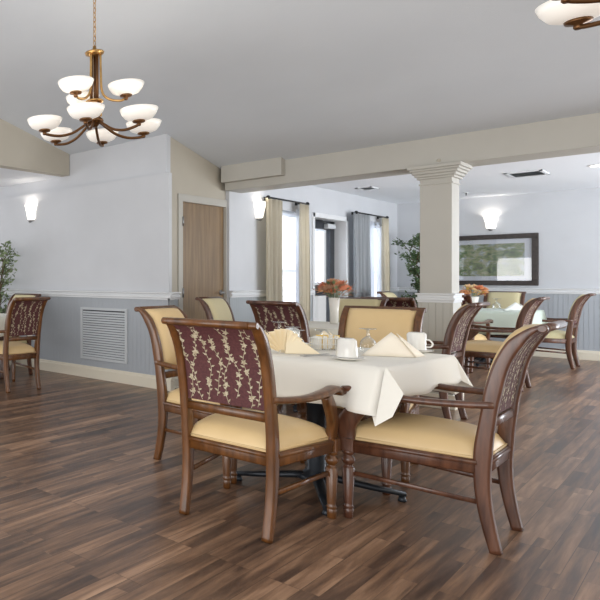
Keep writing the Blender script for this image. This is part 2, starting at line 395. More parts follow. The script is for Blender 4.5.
def blind(y0, y1, z0, z1, x, lab, tilt=55):
    t = thing('window_blind', lab, 'blind', (x, (y0+y1)/2, 0), 0, 'white blinds at the windows')
    w = (y1-y0)/2-.01
    part_box('headrail', 'blind', (-.02, .02, -w, w, z1-.04, z1), t)
    bm = new(); z = z1-.06
    while z > z0+.03:
        c, s = math.cos(math.radians(tilt))*.024, math.sin(math.radians(tilt))*.024
        a = [bm.verts.new(p) for p in ((-c, -w, z-s), (c, -w, z+s), (c, w, z+s), (-c, w, z-s))]; bm.faces.new(a); z -= .043
    o = obj('slats', bm, 'blind', t)
    part_box('bottom_rail', 'blind', (-.015, .015, -w, w, z0, z0+.02), t)
blind(8.19, 8.93, .54, 2.05, XW-.055, 'white horizontal blind in the nearer window between beige curtains')
blind(11.32, 12.02, .54, 2.05, XW-.055, 'white horizontal blind in the farther window beside the potted tree', 62)
# glass exit door in a deep reveal
d2 = bpy.data.objects.new('door_2', None); C.objects.link(d2); d2['kind'] = 'structure'; d2['label'] = 'dark framed glass exit door in a white reveal'
bm = new(); y0, y1 = 9.29, 10.42
box(bm, XW-.16, XW+.02, y0-.06, y0+.005, 0, 2.11, .004); box(bm, XW-.16, XW+.02, y1-.005, y1+.065, 0, 2.11, .004); box(bm, XW-.16, XW+.02, y0-.061, y1+.066, 2.045, 2.111, .004)
obj('door_frame', bm, 'trim', d2)
bm = new(); A, B = XW-.20, XW-.145
box(bm, A, B, y0, y0+.07, 0, 2.05); box(bm, A, B, y1-.17, y1-.01, 0, 2.05); box(bm, A, B, y0, y1, 1.92, 2.05); box(bm, A, B, y0, y1, .92, 1.08); box(bm, A, B, y0, y1, 0, .2)
obj('door_leaf', bm, 'darkframe', d2)
bm = new(); box(bm, A+.02, A+.026, y0+.05, y1-.15, .18, 1.94); obj('pane', bm, 'pane', d2)
bm = new(); box(bm, B, B+.06, 10.02, 10.30, 1.93, 2.0, .006); o = obj('door_closer', bm, 'grille', d2)
bm = new(); tube(bm, [(B+.03, 10.05, 2.0), (B+.06, 9.8, 2.03), (B+.02, 9.55, 2.035)], .01); obj('closer_arm', bm, 'black', o)
bm = new(); tube(bm, [(B+.05, y0+.1, 1.0), (B+.05, y1-.2, 1.0)], .014); box(bm, B-.01, B+.06, y0+.08, y0+.13, .97, 1.03); box(bm, B-.01, B+.06, y1-.24, y1-.18, .97, 1.03); obj('push_bar', bm, 'darkframe', d2)
blind(y0+.08, y1-.18, 1.10, 1.93, XW-.225, 'white blind behind the upper pane of the glass exit door', 68)
# far wall
wf = bx('wall_front', 'wall_gray', XW-.16, 3.0, YF, YF+.12, 0, ZC+.08, label='pale grey far wall with the framed picture')
bx('wainscot', 'bead_x', XW, 3.0, YF-.01, YF, 0, .955, wf, label='blue grey beadboard below the chair rail')
molding('f', (XW, YF-.01, 0), (3.0, YF-.01, 0), (0, -1, 0), wf)
# beam and column
bx('ceiling_beam', 'beam', XW, 3.0, YB, YB+.37, 2.205, 2.60, label='cream ceiling beam crossing between the two dining rooms')
bx('duct_box', 'beam', XW, -2.976, YB-.09, YB+.001, 2.29, 2.50, label='short cream boxed duct at the left end of the beam')
col = bpy.data.objects.new('column', None); C.objects.link(col); col.location = (-1.683, YB+.115, 0); col['kind'] = 'structure'; col['label'] = 'square cream column carrying the beam'
part_box('shaft', 'beam', (-.116, .116, -.115, .115, .99, 2.14), col, .004)
bm = new()
for z0, z1, e in ((2.03, 2.045, .008), (2.085, 2.105, .02), (2.105, 2.13, .034), (2.13, 2.155, .05), (2.155, 2.175, .064), (2.175, 2.206, .078)):
    box(bm, -.116-e, .116+e, -.115-e, .115+e, z0, z1, .004)
obj('capital', bm, 'beam', col)
part_box('wainscot', 'bead_col', (-.128, .128, -.127, .127, 0, .97), col, .003)
bm = new()
for z0, z1, e in ((.955, .975, .018), (.975, 1.0, .026), (1.0, 1.025, .016), (1.025, 1.04, .03)): box(bm, -.116-e, .116+e, -.115-e, .115+e, z0, z1, .004)
obj('chair_rail', bm, 'trim', col)
bm = new(); box(bm, -.145, .145, -.144, .144, 0, .13, .005); obj('baseboard', bm, 'base', col)
# ------------------------------------------------------------------ wall and ceiling fittings
t = thing('wall_grille', 'grey louvred return air grille low on the left wall', 'air vent', (-4.45, YL-.012, .22))
bm = new(); W2 = .33; hh = .615
box(bm, -W2, W2, -.018, 0, 0, .03, .003); box(bm, -W2, W2, -.018, 0, hh-.03, hh, .003); box(bm, -W2, -W2+.03, -.018, 0, .0305, hh-.0305, .003); box(bm, W2-.03, W2, -.018, 0, .0305, hh-.0305, .003)
obj('frame', bm, 'grille', t)
part_box('backing', 'dark', (-W2+.02, W2-.02, -.002, 0, .02, hh-.02), t)
bm = new()
for i in range(19):
    z = .036+i*.0285
    a = [bm.verts.new(p) for p in ((-W2+.03, -.015, z), (W2-.03, -.015, z), (W2-.03, -.003, z+.021), (-W2+.03, -.003, z+.021))]; bm.faces.new(a)
box(bm, -W2+.03, W2-.03, -.017, -.006, .41, .425)
obj('slats', bm, 'grille', t)
def sconce(loc, rz, lab, w=.092, energy=2.5):
    t = thing('wall_sconce', lab, 'wall lamp', loc, rz, 'lit wall sconces')
    # local: wall behind at y=0, room towards -y
    bm = new(); n = 14; rows = []
    for z, r, d in ((.0, .046, .05), (.015, .056, .062), (.10, .066, .08), (.20, w, .10)):
        rows.append([bm.verts.new((r*math.sin(a), -d*math.cos(a)*1.0-.002, z)) for a in [(-PI/2+PI*j/n) for j in range(n+1)]])
    for a, b in zip(rows, rows[1:]):
        for j in range(n): f = bm.faces.new((a[j], a[j+1], b[j+1], b[j])); f.smooth = True
    bm.faces.new(rows[0])
    obj('lamp_shade', bm, 'sconce', t)
    part_box('back_plate', 'steel', (-.045, .045, -.006, 0, -.01, .10), t)
    bm = new(); lathe(bm, [(.008, -.035), (.02, -.028), (.028, -.012), (.03, 0)], 14, (0, -.035, 0)); obj('finial', bm, 'steel', t)
    l = light('sconce_light', (0, 0, 0), energy, (1, .93, .84), .04); l.parent = t; l.location = (0, -.05, .13)
    return t
sconce((-5.615, YL, 1.945), 0, 'lit flared white sconce on the left wall above the chair rail')
sconce((XW, 7.66, 1.925), PI/2, 'lit flared white sconce between the brown door and the beige curtain')
sconce((-2.41, YF, 1.965), 0, 'lit flared white sconce above the framed picture')
# picture
t = thing('framed_picture', 'wide dark framed landscape print with pale mat on the far wall', 'picture', (-2.42, YF, 1.47))
bm = new(); a, b, e = .555, .40, .075
for q in ((-a, a, b-e, b), (-a, a, -b, -b+e)): box(bm, q[0], q[1], -.04, 0, q[2], q[3], .006)
for q in ((-a, -a+e), (a-e, a)): box(bm, q[0], q[1], -.04, 0, -b+e+.0005, b-e-.0005, .003)
obj('frame', bm, 'black_frame', t)
part_box('mat_board', 'matboard', (-a+e-.01, a-e+.01, -.014, -.004, -b+e-.01, b-e+.01), t)
part_box('print', 'art', (-a+e+.08, a-e-.08, -.017, -.013, -b+e+.07, b-e-.07), t, label='muted green and grey landscape')
part_box('glass', 'pane', (-a+e-.005, a-e+.005, -.024, -.021, -b+e-.005, b-e+.005), t)
# ceiling fittings
def ceiling_vent(loc, rz, lab, a=.17, b=.24):
    t = thing('ceiling_vent', lab, 'air vent', loc, rz, 'ceiling vents in the far dining room')
    bm = new(); box(bm, -a, a, -b, -b+.03, -.012, 0); box(bm, -a, a, b-.03, b, -.012, 0); box(bm, -a, -a+.03, -b, b, -.012, 0); box(bm, a-.03, a, -b, b, -.012, 0); obj('frame', bm, 'trim', t)
    bm = new()
    for i in range(7):
        y = -b+.045+i*(2*b-.09)/6; v = [bm.verts.new(p) for p in ((-a+.03, y-.012, -.010), (a-.03, y-.012, -.010), (a-.03, y+.006, -.001), (-a+.03, y+.006, -.001))]; bm.faces.new(v)
    obj('slats', bm, 'grille', t); part_box('backing', 'dark', (-a+.02, a-.02, -b+.02, b-.02, -.001, 0), t)
ceiling_vent((-1.62, 10.3, ZC), 0, 'white framed ceiling vent right of the cream column')
ceiling_vent((-3.25, 10.1, ZC), 0, 'small ceiling vent near the window wall', .1, .16)
def ceil_small(name, loc, lab, cat):
    t = thing(name, lab, cat, loc)
    bm = new(); lathe(bm, [(.035, -.008), (.035, 0)], 16); obj('plate', bm, 'trim', t)
    bm = new(); lathe(bm, [(.016, -.05), (.006, -.046), (.01, -.008)], 12); obj('nozzle', bm, 'steel', t)
ceil_small('ceiling_sprinkler', (-2.52, 11.8, ZC), 'small ceiling sprinkler between the column and the far wall', 'sprinkler')
t = thing('downlight', 'lit round recessed downlight at the right edge of the far ceiling', 'ceiling lamp', (-1.0, 10.2, ZC))
bm = new(); lathe(bm, [(.09, -.006), (.1, -.003), (.1, 0)], 24); obj('ring', bm, 'trim', t)
bm = new(); lathe(bm, [(.075, -.009), (.075, -.006)], 24); obj('lens', bm, 'downlight', t)
bm = new(); lathe(bm, [(.015, 0), (.015, .004), (.009, .007)], 16); bmesh.ops.rotate(bm, verts=bm.verts, cent=(0, 0, 0), matrix=Matrix.Rotation(PI/2, 3, 'X'))
o = obj('beam_cap', bm, 'wall_beige', None); o.location = (-1.66, YB, 2.245); tag(o, 'tiny round beige cap on the beam above the column', 'cap')
# curtains and rods
def curtain(y0, y1, m, lab, z0=.03, z1=2.17, x=XW+.10, amp=.036, folds=6, ph=0, gather=.7):
    bm = new(); ny = folds*10; nz = 14; rows = []
    yc = (y0+y1)/2
    for i in range(nz+1):
        s = i/nz; z = z0+(z1-z0)*s; row = []
        wid = 1-.10*math.sin(PI*s)
        for j in range(ny+1):
            u = j/ny; y = yc+(y0+(y1-y0)*u-yc)*wid
            a = amp*(1-.45*s**3)
            row.append(bm.verts.new((x+a*math.sin(2*PI*folds*u+ph+.5*math.sin(3*s))+.3*a*math.sin(2*PI*folds*.37*u+2*s), y, z)))
        rows.append(row)
    for a, b in zip(rows, rows[1:]):
        for j in range(ny): f = bm.faces.new((a[j], a[j+1], b[j+1], b[j])); f.smooth = True
    bmesh.ops.solidify(bm, geom=bm.faces[:], thickness=.003)
    o = obj('curtain' if m != 'sheer' else 'sheer_curtain', bm, m); tag(o, lab, 'curtain', 'curtains along the window wall'); return o
curtain(7.64, 8.12, 'curtain', 'beige curtain left of the nearer window beside the sconce', folds=4)
curtain(8.59, 8.88, 'curtain', 'beige curtain between the nearer window and the glass door', folds=3)
curtain(8.60, 8.70, 'sheer', 'narrow white sheer beside the right beige curtain', folds=2, z1=2.1, amp=.015, x=XW+.05)
curtain(10.42, 11.10, 'curtain_gray', 'wide grey curtain right of the glass exit door', folds=6)
curtain(11.25, 11.45, 'sheer', 'white sheer strip in the farther window, left of the dark cord', folds=2, z1=2.1, amp=.015, x=XW+.05)
curtain(11.52, 11.75, 'sheer', 'white sheer strip in the farther window, right of the dark cord', folds=2, z1=2.1, amp=.015, x=XW+.05)
curtain(11.63, 11.93, 'curtain', 'beige curtain at the farther window beside the potted tree', folds=3)
def rod(y0, y1, lab):
    t = thing('curtain_rod', lab, 'curtain rod', (XW+.10, y0, 2.185), 0, 'dark curtain rods')
    L = y1-y0
    bm = new(); tube(bm, [(0, 0, 0), (0, L, 0)], .011, side=(1, 0, 0)); obj('rod', bm, 'black', t)
    for y in (0, L):
        bm = new(); bmesh.ops.create_uvsphere(bm, u_segments=12, v_segments=8, radius=.026); bmesh.ops.translate(bm, verts=bm.verts, vec=(0, y, 0)); obj('finial', bm, 'black', t, True)
    for y in (.12, L-.12):
        bm = new(); tube(bm, [(-.10, y, 0), (0, y, 0)], .008); lathe(bm, [(.02, -.02), (.02, .02)], 10, (-.095, y, 0)); obj('bracket', bm, 'black', t)
rod(7.72, 8.84, 'dark rod carrying the beige curtains at the nearer window'); rod(10.55, 11.86, 'dark rod carrying the grey and beige curtains at the farther window')
# ------------------------------------------------------------------ dining chair
PROF = [(0, 0), (.10, .021), (.2, .037), (.31, .044), (.44, .040), (.56, .026), (.66, .013), (.76, -.006), (.83, -.027), (.89, -.055), (.935, -.088), (.962, -.118), (.972, -.147)]  # z, y
_pp = bez([(0, y, z) for z, y in PROF], 6)
def prof_at(z):
    for a, b in zip(_pp, _pp[1:]):
        if a.z <= z <= b.z: k = (z-a.z)/(b.z-a.z) if b.z > a.z else 0; return a.lerp(b, k)
    return _pp[-1].copy()
# arc-length table of the upper back
_back = [p for p in _pp if p.z >= .55]
_len = [0]
for a, b in zip(_back, _back[1:]): _len.append(_len[-1]+(b-a).length)
def back_pt(x, s, off):
    """s: arc distance up from z=.55; off: distance to the rear"""
    s = max(0, min(s, _len[-1]-1e-4)); i = 0
    while _len[i+1] < s: i += 1
    k = (s-_len[i])/(_len[i+1]-_len[i]); p = _back[i].lerp(_back[i+1], k)
    a = _back[max(i-1, 0)]; b = _back[min(i+2, len(_back)-1)]; t = (b-a).normalized()
    n = Vector((0, -t.z, t.y)).normalized()   # towards -y (rear)
    if n.y > 0: n = -n
    return Vector((x, p.y, p.z))+n*off
SB = _len[-1]
def grid(bm, fn, nu, nv, mi=0, rev=False):
    g = [[bm.verts.new(fn(i/nu, j/nv)) for i in range(nu+1)] for j in range(nv+1)]
    for j in range(nv):
        for i in range(nu):
            q = (g[j][i], g[j][i+1], g[j+1][i+1], g[j+1][i])
            f = bm.faces.new(q[::-1] if rev else q); f.smooth = True; f.material_index = mi
    return g
def halfw(s): return .186
def make_chair(loc, rz, label, group, wood='wood', vinyl='vinyl', detail=1):
    t = thing('dining_chair', label, 'chair', loc, rz, group)
    # rear legs run up as back posts
    for sx in (-1, 1):
        bm = new(); pts = []; ws = []; hs = []
        for p in _pp:
            x = sx*(.20+.006*min(1, p.z/.45)-.001*max(0, (p.z-.45)/.5)); pts.append((x, p.y, p.z))
            ws.append(.041); hs.append(.040+.022*max(0, 1-abs(p.z-.42)/.42)+(.010*min(1, (p.z-.6)/.1) if p.z > .6 else 0)-.03*max(0, (p.z-.9)/.075))
        sweep(bm, pts, ws, hs, (1, 0, 0), 12, 5)
        e = _pp[-1]
        s2 = new(); lathe(s2, [(.013, -.022), (.0165, -.018), (.0165, .018), (.013, .022)], 18); join(bm, s2, Matrix.Translation((sx*.205, e.y+.004, e.z-.004)) @ Matrix.Rotation(PI/2, 4, 'Y'))
        obj('leg', bm, wood, t)
    # front legs: turned and fluted
    for sx in (-1, 1):
        bm = new(); c = (sx*.262, .53, 0)
        lathe(bm, [(q*1.13, z) for q, z in [(.013, 0), (.017, .004), (.018, .03), (.0185, .045), (.0155, .05), (.0215, .056), (.0165, .064), (.0175, .075), (.024, .245), (.019, .252), (.0145, .258), (.0145, .264), (.021, .27), (.0255, .282), (.024, .296), (.0165, .306), (.016, .311), (.0235, .316), (.0245, .325), (.0245, .334)]], 24, c, flute=(.07, .246))
        box(bm, c[0]-.029, c[0]+.029, c[1]-.029, c[1]+.029, .33, .392, .004)
        obj('leg', bm, wood, t)
    # seat frame (apron)
    bm = new()
    def bar(x0, y0, x1, y1, z0, z1, th):
        sweep(bm, [(x0, y0, (z0+z1)/2), (x1, y1, (z0+z1)/2)], z1-z0, th, (0, 0, 1), 8, 8)
    for sx in (-1, 1):
        bar(sx*.208, .05, sx*.266, .53, .326, .388, .028); bar(sx*.214, .06, sx*.272, .52, .366, .384, .030)
    bar(-.255, .535, .255, .535, .326, .388, .028); bar(-.25, .541, .25, .541, .366, .384, .028); bar(-.20, .04, .20, .04, .326, .388, .028); bar(-.195, .034, .195, .034, .366, .384, .028)
    obj('seat_frame', bm, wood, t)
    # seat cushion
    bm = new(); NU, NV = 20, 20
    def shape(u, v, top):
        y = .035+v*.52; w = .204+.060*v
        x = (u*2-1)*w
        e = min(1, 1-abs(u*2-1)**5)*min(1, 1-abs(v*2-1)**5)
        d = (1-(u*2-1)**2)*(1-(v*2-1)**2)
        if top: return (x*(1+.02*e), y, .395+.072*max(0, e)**.4+.028*d)
        return (x, y, .386)
    g1 = grid(bm, lambda u, v: shape(u, v, True), NU, NV)
    g2 = grid(bm, lambda u, v: shape(u, v, False), NU, NV, rev=True)
    def rim(g): return [g[0][i] for i in range(NU)]+[g[j][NU] for j in range(NV)]+[g[NV][i] for i in range(NU, 0, -1)]+[g[j][0] for j in range(NV, 0, -1)]
    a, b = rim(g1), rim(g2)
    for i in range(len(a)):
        j = (i+1) % len(a); f = bm.faces.new((b[i], b[j], a[j], a[i])); f.smooth = True
    seat = obj('seat', bm, vinyl, t)
    if detail:
        bm = new(); pr = [(-.2, .035), (.2, .035), (.262, .555), (-.262, .555)]
        for i in range(4):
            p, q = pr[i], pr[(i+1) % 4]; tube(bm, [(p[0], p[1], .397), (q[0], q[1], .397)], .004, 6)
        obj('piping', bm, vinyl, seat)
    # front cushion of the back
    bm = new(); n1, n2 = 10, 16; S0, S1 = .02, SB-.035
    def bc(u, v):
        s = S0+(S1-S0)*v; e = (1-abs(u*2-1)**4)*(1-abs(v*2-1)**6)
        return back_pt((u*2-1)*halfw(s), s, -.012-.036*max(0, e)**.5)
    ga = grid(bm, bc, n1, n2); gb = grid(bm, lambda u, v: back_pt((u*2-1)*halfw(S0+(S1-S0)*v), S0+(S1-S0)*v, .004), n1, n2, rev=True)
    def rim2(g): return [g[0][i] for i in range(n1)]+[g[j][n1] for j in range(n2)]+[g[n2][i] for i in range(n1, 0, -1)]+[g[j][0] for j in range(n2, 0, -1)]
    a, b = rim2(ga), rim2(gb)
    for i in range(len(a)): j = (i+1) % len(a); bm.faces.new((a[i], a[j], b[j], b[i]))
    obj('back_cushion', bm, vinyl, t)
    # rear fabric panel with woven vines
    bm = new()
    grid(bm, lambda u, v: back_pt((u*2-1)*(halfw(S0+(S1-S0)*v)+.004), S0+(S1-S0)*v, .010), n1, n2)
    g = grid(bm, lambda u, v: back_pt((u*2-1)*(halfw(S0+(S1-S0)*v)+.004), S0+(S1-S0)*v, .005), n1, n2, rev=True)
    R = random.Random(11)
    P = lambda x, s: back_pt(x, s, .0118)
    def poly(ps, mi=1):
        f = bm.faces.new([bm.verts.new(P(x, s)) for x, s in ps]); f.material_index = mi
    def leaf(x, s, a, L=.019, w=.0048):
        c, sn = math.cos(a), math.sin(a); L *= R.uniform(.75, 1.2)
        q = [(0, 0), (L*.4, w), (L, 0), (L*.4, -w)]
        poly([(max(-.19, min(.19, x+p*c-r*sn)), max(S0+.004, min(S1-.004, s+p*sn+r*c))) for p, r in q])
    nv = 8
    for i in range(nv):
        x0 = -.165+.33*i/(nv-1)+R.uniform(-.008, .008); am = R.uniform(.010, .022); ph = R.uniform(0, 6); k = R.uniform(14, 22)
        fx = lambda s: x0+am*math.sin(k*s+ph)+.004*math.sin(47*s+ph)
        s0 = S0+.004+R.uniform(0, .04) if i % 2 else S0+.004; s1 = S1-.006-(R.uniform(0, .06) if i % 3 == 0 else 0); n = 34
        for j in range(n):
            a0 = s0+(s1-s0)*j/n; a1 = s0+(s1-s0)*(j+1)/n; w = .0012
            poly([(fx(a0)-w, a0), (fx(a0)+w, a0), (fx(a1)+w, a1), (fx(a1)-w, a1)])
        s = s0+.01; sd = 1
        while s < s1-.015:
            a = PI/2-sd*R.uniform(.5, 1.2); leaf(fx(s), s, a); sd = -sd; s += R.uniform(.013, .026)
        for _ in range(4):
            s = R.uniform(s0+.02, s1-.03); xx = fx(s)+R.uniform(-.006, .006); a0 = R.uniform(0, 6)
            for p in range(5): leaf(xx, s, a0+p*2*PI/5, .0165, .0048)
    obj('back_panel', bm, ['maroon', 'vine'], t)
    # rails between the posts
    bm = new()
    a = prof_at(.545); sweep(bm, [(-.2, a.y, .545), (.2, a.y, .545)], .04, .034, (0, 0, 1), 8, 6)
    obj('bottom_rail', bm, wood, t); bm = new()
    b = _pp[-1]; sweep(bm, [(-.19, b.y+.004, b.z-.004), (.19, b.y+.004, b.z-.004)], .040, .034, (0, 1, 0), 12, 2.4)
    c = back_pt(0, SB-.028, .0); sweep(bm, [(-.205, c.y, c.z), (.205, c.y, c.z)], .034, .026, tuple((back_pt(0, SB, 0)-back_pt(0, SB-.05, 0)).normalized()), 8, 5)
    obj('top_rail', bm, wood, t)
    # arms
    for sx in (-1, 1):
        bm = new()
        pts = bez([(sx*.214, .005, .632), (sx*.238, .12, .622), (sx*.262, .27, .618), (sx*.277, .40, .628), (sx*.281, .49, .640), (sx*.279, .545, .632)], 5)
        n = len(pts); sweep(bm, pts, [.034+.026*min(1, i/(n*.6)) for i in range(n)], [.031]*n, (1, 0, 0), 12, 3)
        s2 = new(); lathe(s2, [(.017, -.028), (.0195, -.022), (.0195, .022), (.017, .028)], 16); join(bm, s2, Matrix.Translation((sx*.279, .545, .622)) @ Matrix.Rotation(PI/2, 4, 'Y'))
        arm = obj('armrest', bm, wood, t)
        bm = new()
        pts = bez([(sx*.276, .425, .618), (sx*.275, .458, .575), (sx*.270, .505, .520), (sx*.264, .535, .462), (sx*.258, .538, .41), (sx*.256, .530, .355)], 5)
        n = len(pts); sweep(bm, pts, [.036]*n, [.058+.026*math.sin(PI*i/n) for i in range(n)], (1, 0, 0), 12, 4)
        obj('arm_support', bm, wood, t)
        bm = new(); sweep(bm, [(sx*.207, .045, .205), (sx*.253, .525, .222)], .014, .022, (1, 0, 0), 8, 5); obj('stretcher', bm, wood, t)
    return t
GA = 'upholstered armchairs around the dining tables'
FX = -PI/2; FNX = PI/2; FNY = PI
chairA = make_chair((-1.472, 2.765, 0), 0, 'nearest armchair with its vine patterned back to the camera', GA)
chairB = make_chair((-.634, 3.63, 0), FNX, 'large armchair at the right side of the near table, seen from its side', GA, 'wood_dark')
CH = [
 (chairA, (-2.284, 3.665), FX, 'armchair at the left end of the near table, behind the nearest chair'),
 (chairA, (-1.45, 4.68), FNY+.06, 'armchair behind the near table, cream backrest facing the camera'),
 (chairB, (-1.40, 6.30), FNX, 'armchair in front of the column base, right of the second table, side view'),
 (chairB, (-2.36, 5.40), -.2, 'maroon backed armchair before the vase table, behind the folded fan napkin'),
]
for src, (x, y), r, lab in CH: dup(src, (x, y, 0), r, lab, GA)
chairP = make_chair((-3.20, 5.98, 0), FX, 'armchair with pale back in front of the brown door handle', GA, 'wood_dark', 'vinyl_pale')
CH = [
 (chairP, (-2.31, 6.87), FNY, 'pale backed armchair behind the vase table, mostly hidden by the chair in front'),
 (chairB, (-2.20, 7.50), 0, 'dark backed armchair just left of the column, below the potted tree'),
 (chairP, (-3.10, 10.72), FX, 'small far armchair with scrolled top beside the grey curtain'),
 (chairB, (-1.39, 8.75), FNX, 'armchair facing left in the middle of the right side, beyond the column'),
 (chairP, (-1.33, 11.42), FNX, 'rightmost armchair, standing near the far wainscot'),
 (chairP, (-2.16, 12.1), FNY, 'pale backed armchair below the framed picture, facing the camera'),
 (chairB, (-2.24, 9.75), 0, 'dark armchair partly hidden by the column, left of the far flower vase'),
 (chairA, (-4.50, 4.45), FNX-.12, 'armchair at the far left whose patterned back faces the room'),
 (chairP, (-5.44, 5.30), FNY, 'cream backed armchair at the far left between table and wall'),
]
for src, (x, y), r, lab in CH: dup(src, (x, y, 0), r, lab, GA)
# ------------------------------------------------------------------ tables
def pedestal_table(loc, rz, size, lab, base_off=(0, 0), base_rz=0, group='clothed pedestal tables'):
    t = thing('dining_table', lab, 'table', loc, rz, group); h = size/2
    part_box('tabletop', 'wood', (-h, h, -h, h, .725, .752), t, .005)
    bx_, by_ = base_off
    bm = new(); lathe(bm, [(.10, .07), (.075, .09), (.046, .12), (.046, .70), (.09, .715), (.09, .725)], 20, (bx_, by_, 0)); obj('pedestal', bm, 'bluesteel', t)
    for k in range(4):
        a = base_rz+k*PI/2; c, s = math.cos(a), math.sin(a); bm = new()
        pts = [(bx_+c*r, by_+s*r, z) for r, z in ((.03, .085), (.12, .075), (.26, .055), (.40, .04))]
        sweep(bm, pts, [.06, .055, .045, .035], [.04, .035, .03, .022], (-s, c, 0), 8, 4)
        lathe(bm, [(.016, 0), (.02, .006), (.012, .03)], 12, (bx_+c*.385, by_+s*.385, 0)); obj('foot', bm, 'bluesteel', t)
    return t
def tablecloth(cx, cy, rz, half, drop, m, lab, corner=None, seed=1, group='tablecloths', zt=.7535, wav=.012, sides=None, pw=1.2):
    """square cloth: flat top, waving sides, gathered hanging corners"""
    R = random.Random(seed); bm = new()
    # list of (top point, direction out, offset, drop)
    per = []; crease = set()
    ph = [R.uniform(0, 6) for _ in range(4)]
    for k in range(4):
        a = -PI/2+k*PI/2; n = Vector((math.cos(a), math.sin(a), 0)); tdir = Vector((-n.y, n.x, 0)); N = 22
        for i in range(N+1):
            u = -1+2*i/N; p = n*half+tdir*(half*u)
            edge = abs(u)**6
            sd, so, b0, b1 = (sides or {}).get(k, (1, 0, 0, 0)); bu = max(0, min(1, (u-.58)/.2)); bu = bu*bu*(3-2*bu)
            per.append((p, n, .012+so+b1*bu+wav*(1+math.sin(7*u+ph[k]))*(1-edge)*1.0, drop*(sd+b0*u+.02*math.sin(5*u+ph[k]))))
        # corner spokes
        P = (n+tdir)*half; D = (n+tdir).normalized()
        spokes = (corner or {}).get(k) or [(0.10, .035, 1.12), (.28, .075, 1.30), (.45, .11, 1.40), (.55, .10, 1.34), (.75, .045, 1.15), (.9, .02, 1.05)]
        for sp in spokes:
            if sp[-1] == 'at':
                loc = Matrix.Rotation(-rz, 3, 'Z') @ Vector((sp[0]-cx, sp[1]-cy, 0)); v = loc-P; v.z = 0
                crease.add(len(per)); per.append((P, v.normalized(), v.length-.006, zt-sp[2])); continue
            f, o, dr = sp
            ang = a+f*PI/2; crease.add(len(per)); per.append((P, Vector((math.cos(ang), math.sin(ang), 0)), o, drop*dr))
    rows = []; K = 8
    c0 = bm.verts.new((0, 0, zt))
    for j in range(K+1):
        s = j/K; row = []
        for p, d, o, dr in per:
            r = .006
            if j == 0: q = Vector((p.x, p.y, zt))
            else: q = p+d*(r+o*s**pw)+Vector((0, 0, zt-.004-(dr-.004)*s*1.0))-Vector((0, 0, 0))
            row.append(bm.verts.new(q))
        rows.append(row)
    n = len(per)
    for a, b in zip(rows, rows[1:]):
        for i in range(n): j = (i+1) % n; f = bm.faces.new((a[i], b[i], b[j], a[j])); f.smooth = not (i in crease or j in crease)
    for i in range(n): j = (i+1) % n; bm.faces.new((c0, rows[0][i], rows[0][j]))
    bmesh.ops.remove_doubles(bm, verts=bm.verts, dist=.0004)
    bmesh.ops.recalc_face_normals(bm, faces=bm.faces)
    o = obj('tablecloth', bm, m); o.location = (cx, cy, 0); o.rotation_euler = (0, 0, rz)
    md = o.modifiers.new('thickness', 'SOLIDIFY'); md.thickness = .0016; md.offset = 1
    tag(o, lab, 'tablecloth', group); return o
TR = math.radians(-4)
TC = Vector((-1.008, 3.362))
h = .42
TCx, TCy = TC.x+(-h*math.cos(TR)-h*math.sin(TR)), TC.y+(-h*math.sin(TR)+h*math.cos(TR))
# pedestal hub and its feet sit slightly off centre
dx, dy = -1.42-TCx, 3.66-TCy
ox, oy = dx*math.cos(-TR)-dy*math.sin(-TR), dx*math.sin(-TR)+dy*math.cos(-TR)
pedestal_table((TCx, TCy, 0), TR, 2*h-.02, 'near dining table under the ivory cloth, standing on a black cross base', (ox, oy), math.radians(-62.5)-TR)
tablecloth(TCx, TCy, TR, h, .215, 'cloth', 'ivory cloth over the near table, its corner hanging over the right armchair', seed=3,
    pw=1.0, sides={0: (1, 0, 0, .09), 1: (.64, .015, -.04, 0)},
    corner={0: [(-1.041, 3.28, 0.555, 'at'), (-1.011, 3.235, 0.496, 'at'), (-0.952, 3.26, 0.547, 'at'), (-0.925, 3.31, 0.649, 'at'), (-1.0, 3.39, 0.6, 'at')],
            1: [(.1, .03, .64), (.35, .06, .72), (.5, .085, .78), (.62, .08, .84), (.8, .05, .92), (.95, .02, 1.0)]})
pedestal_table((-2.37, 6.06, 0), 0, .88, 'second dining table carrying the white vase of orange flowers'); tablecloth(-2.37, 6.06, 0, .45, .22, 'cloth_white', 'white cloth on the second table beneath the orange flowers', seed=5)
pedestal_table((-2.12, 10.85, 0), 0, .96, 'far right dining table below the framed picture'); tablecloth(-2.12, 10.85, 0, .50, .30, 'cloth_mint', 'pale mint cloth on the far table below the framed picture', seed=8)
pedestal_table((-5.42, 4.48, 0), .1, .88, 'dining table cut by the left edge of the photo'); tablecloth(-5.42, 4.48, .1, .45, .22, 'cloth_white', 'white cloth on the table cut by the left edge of the photo', seed=9)
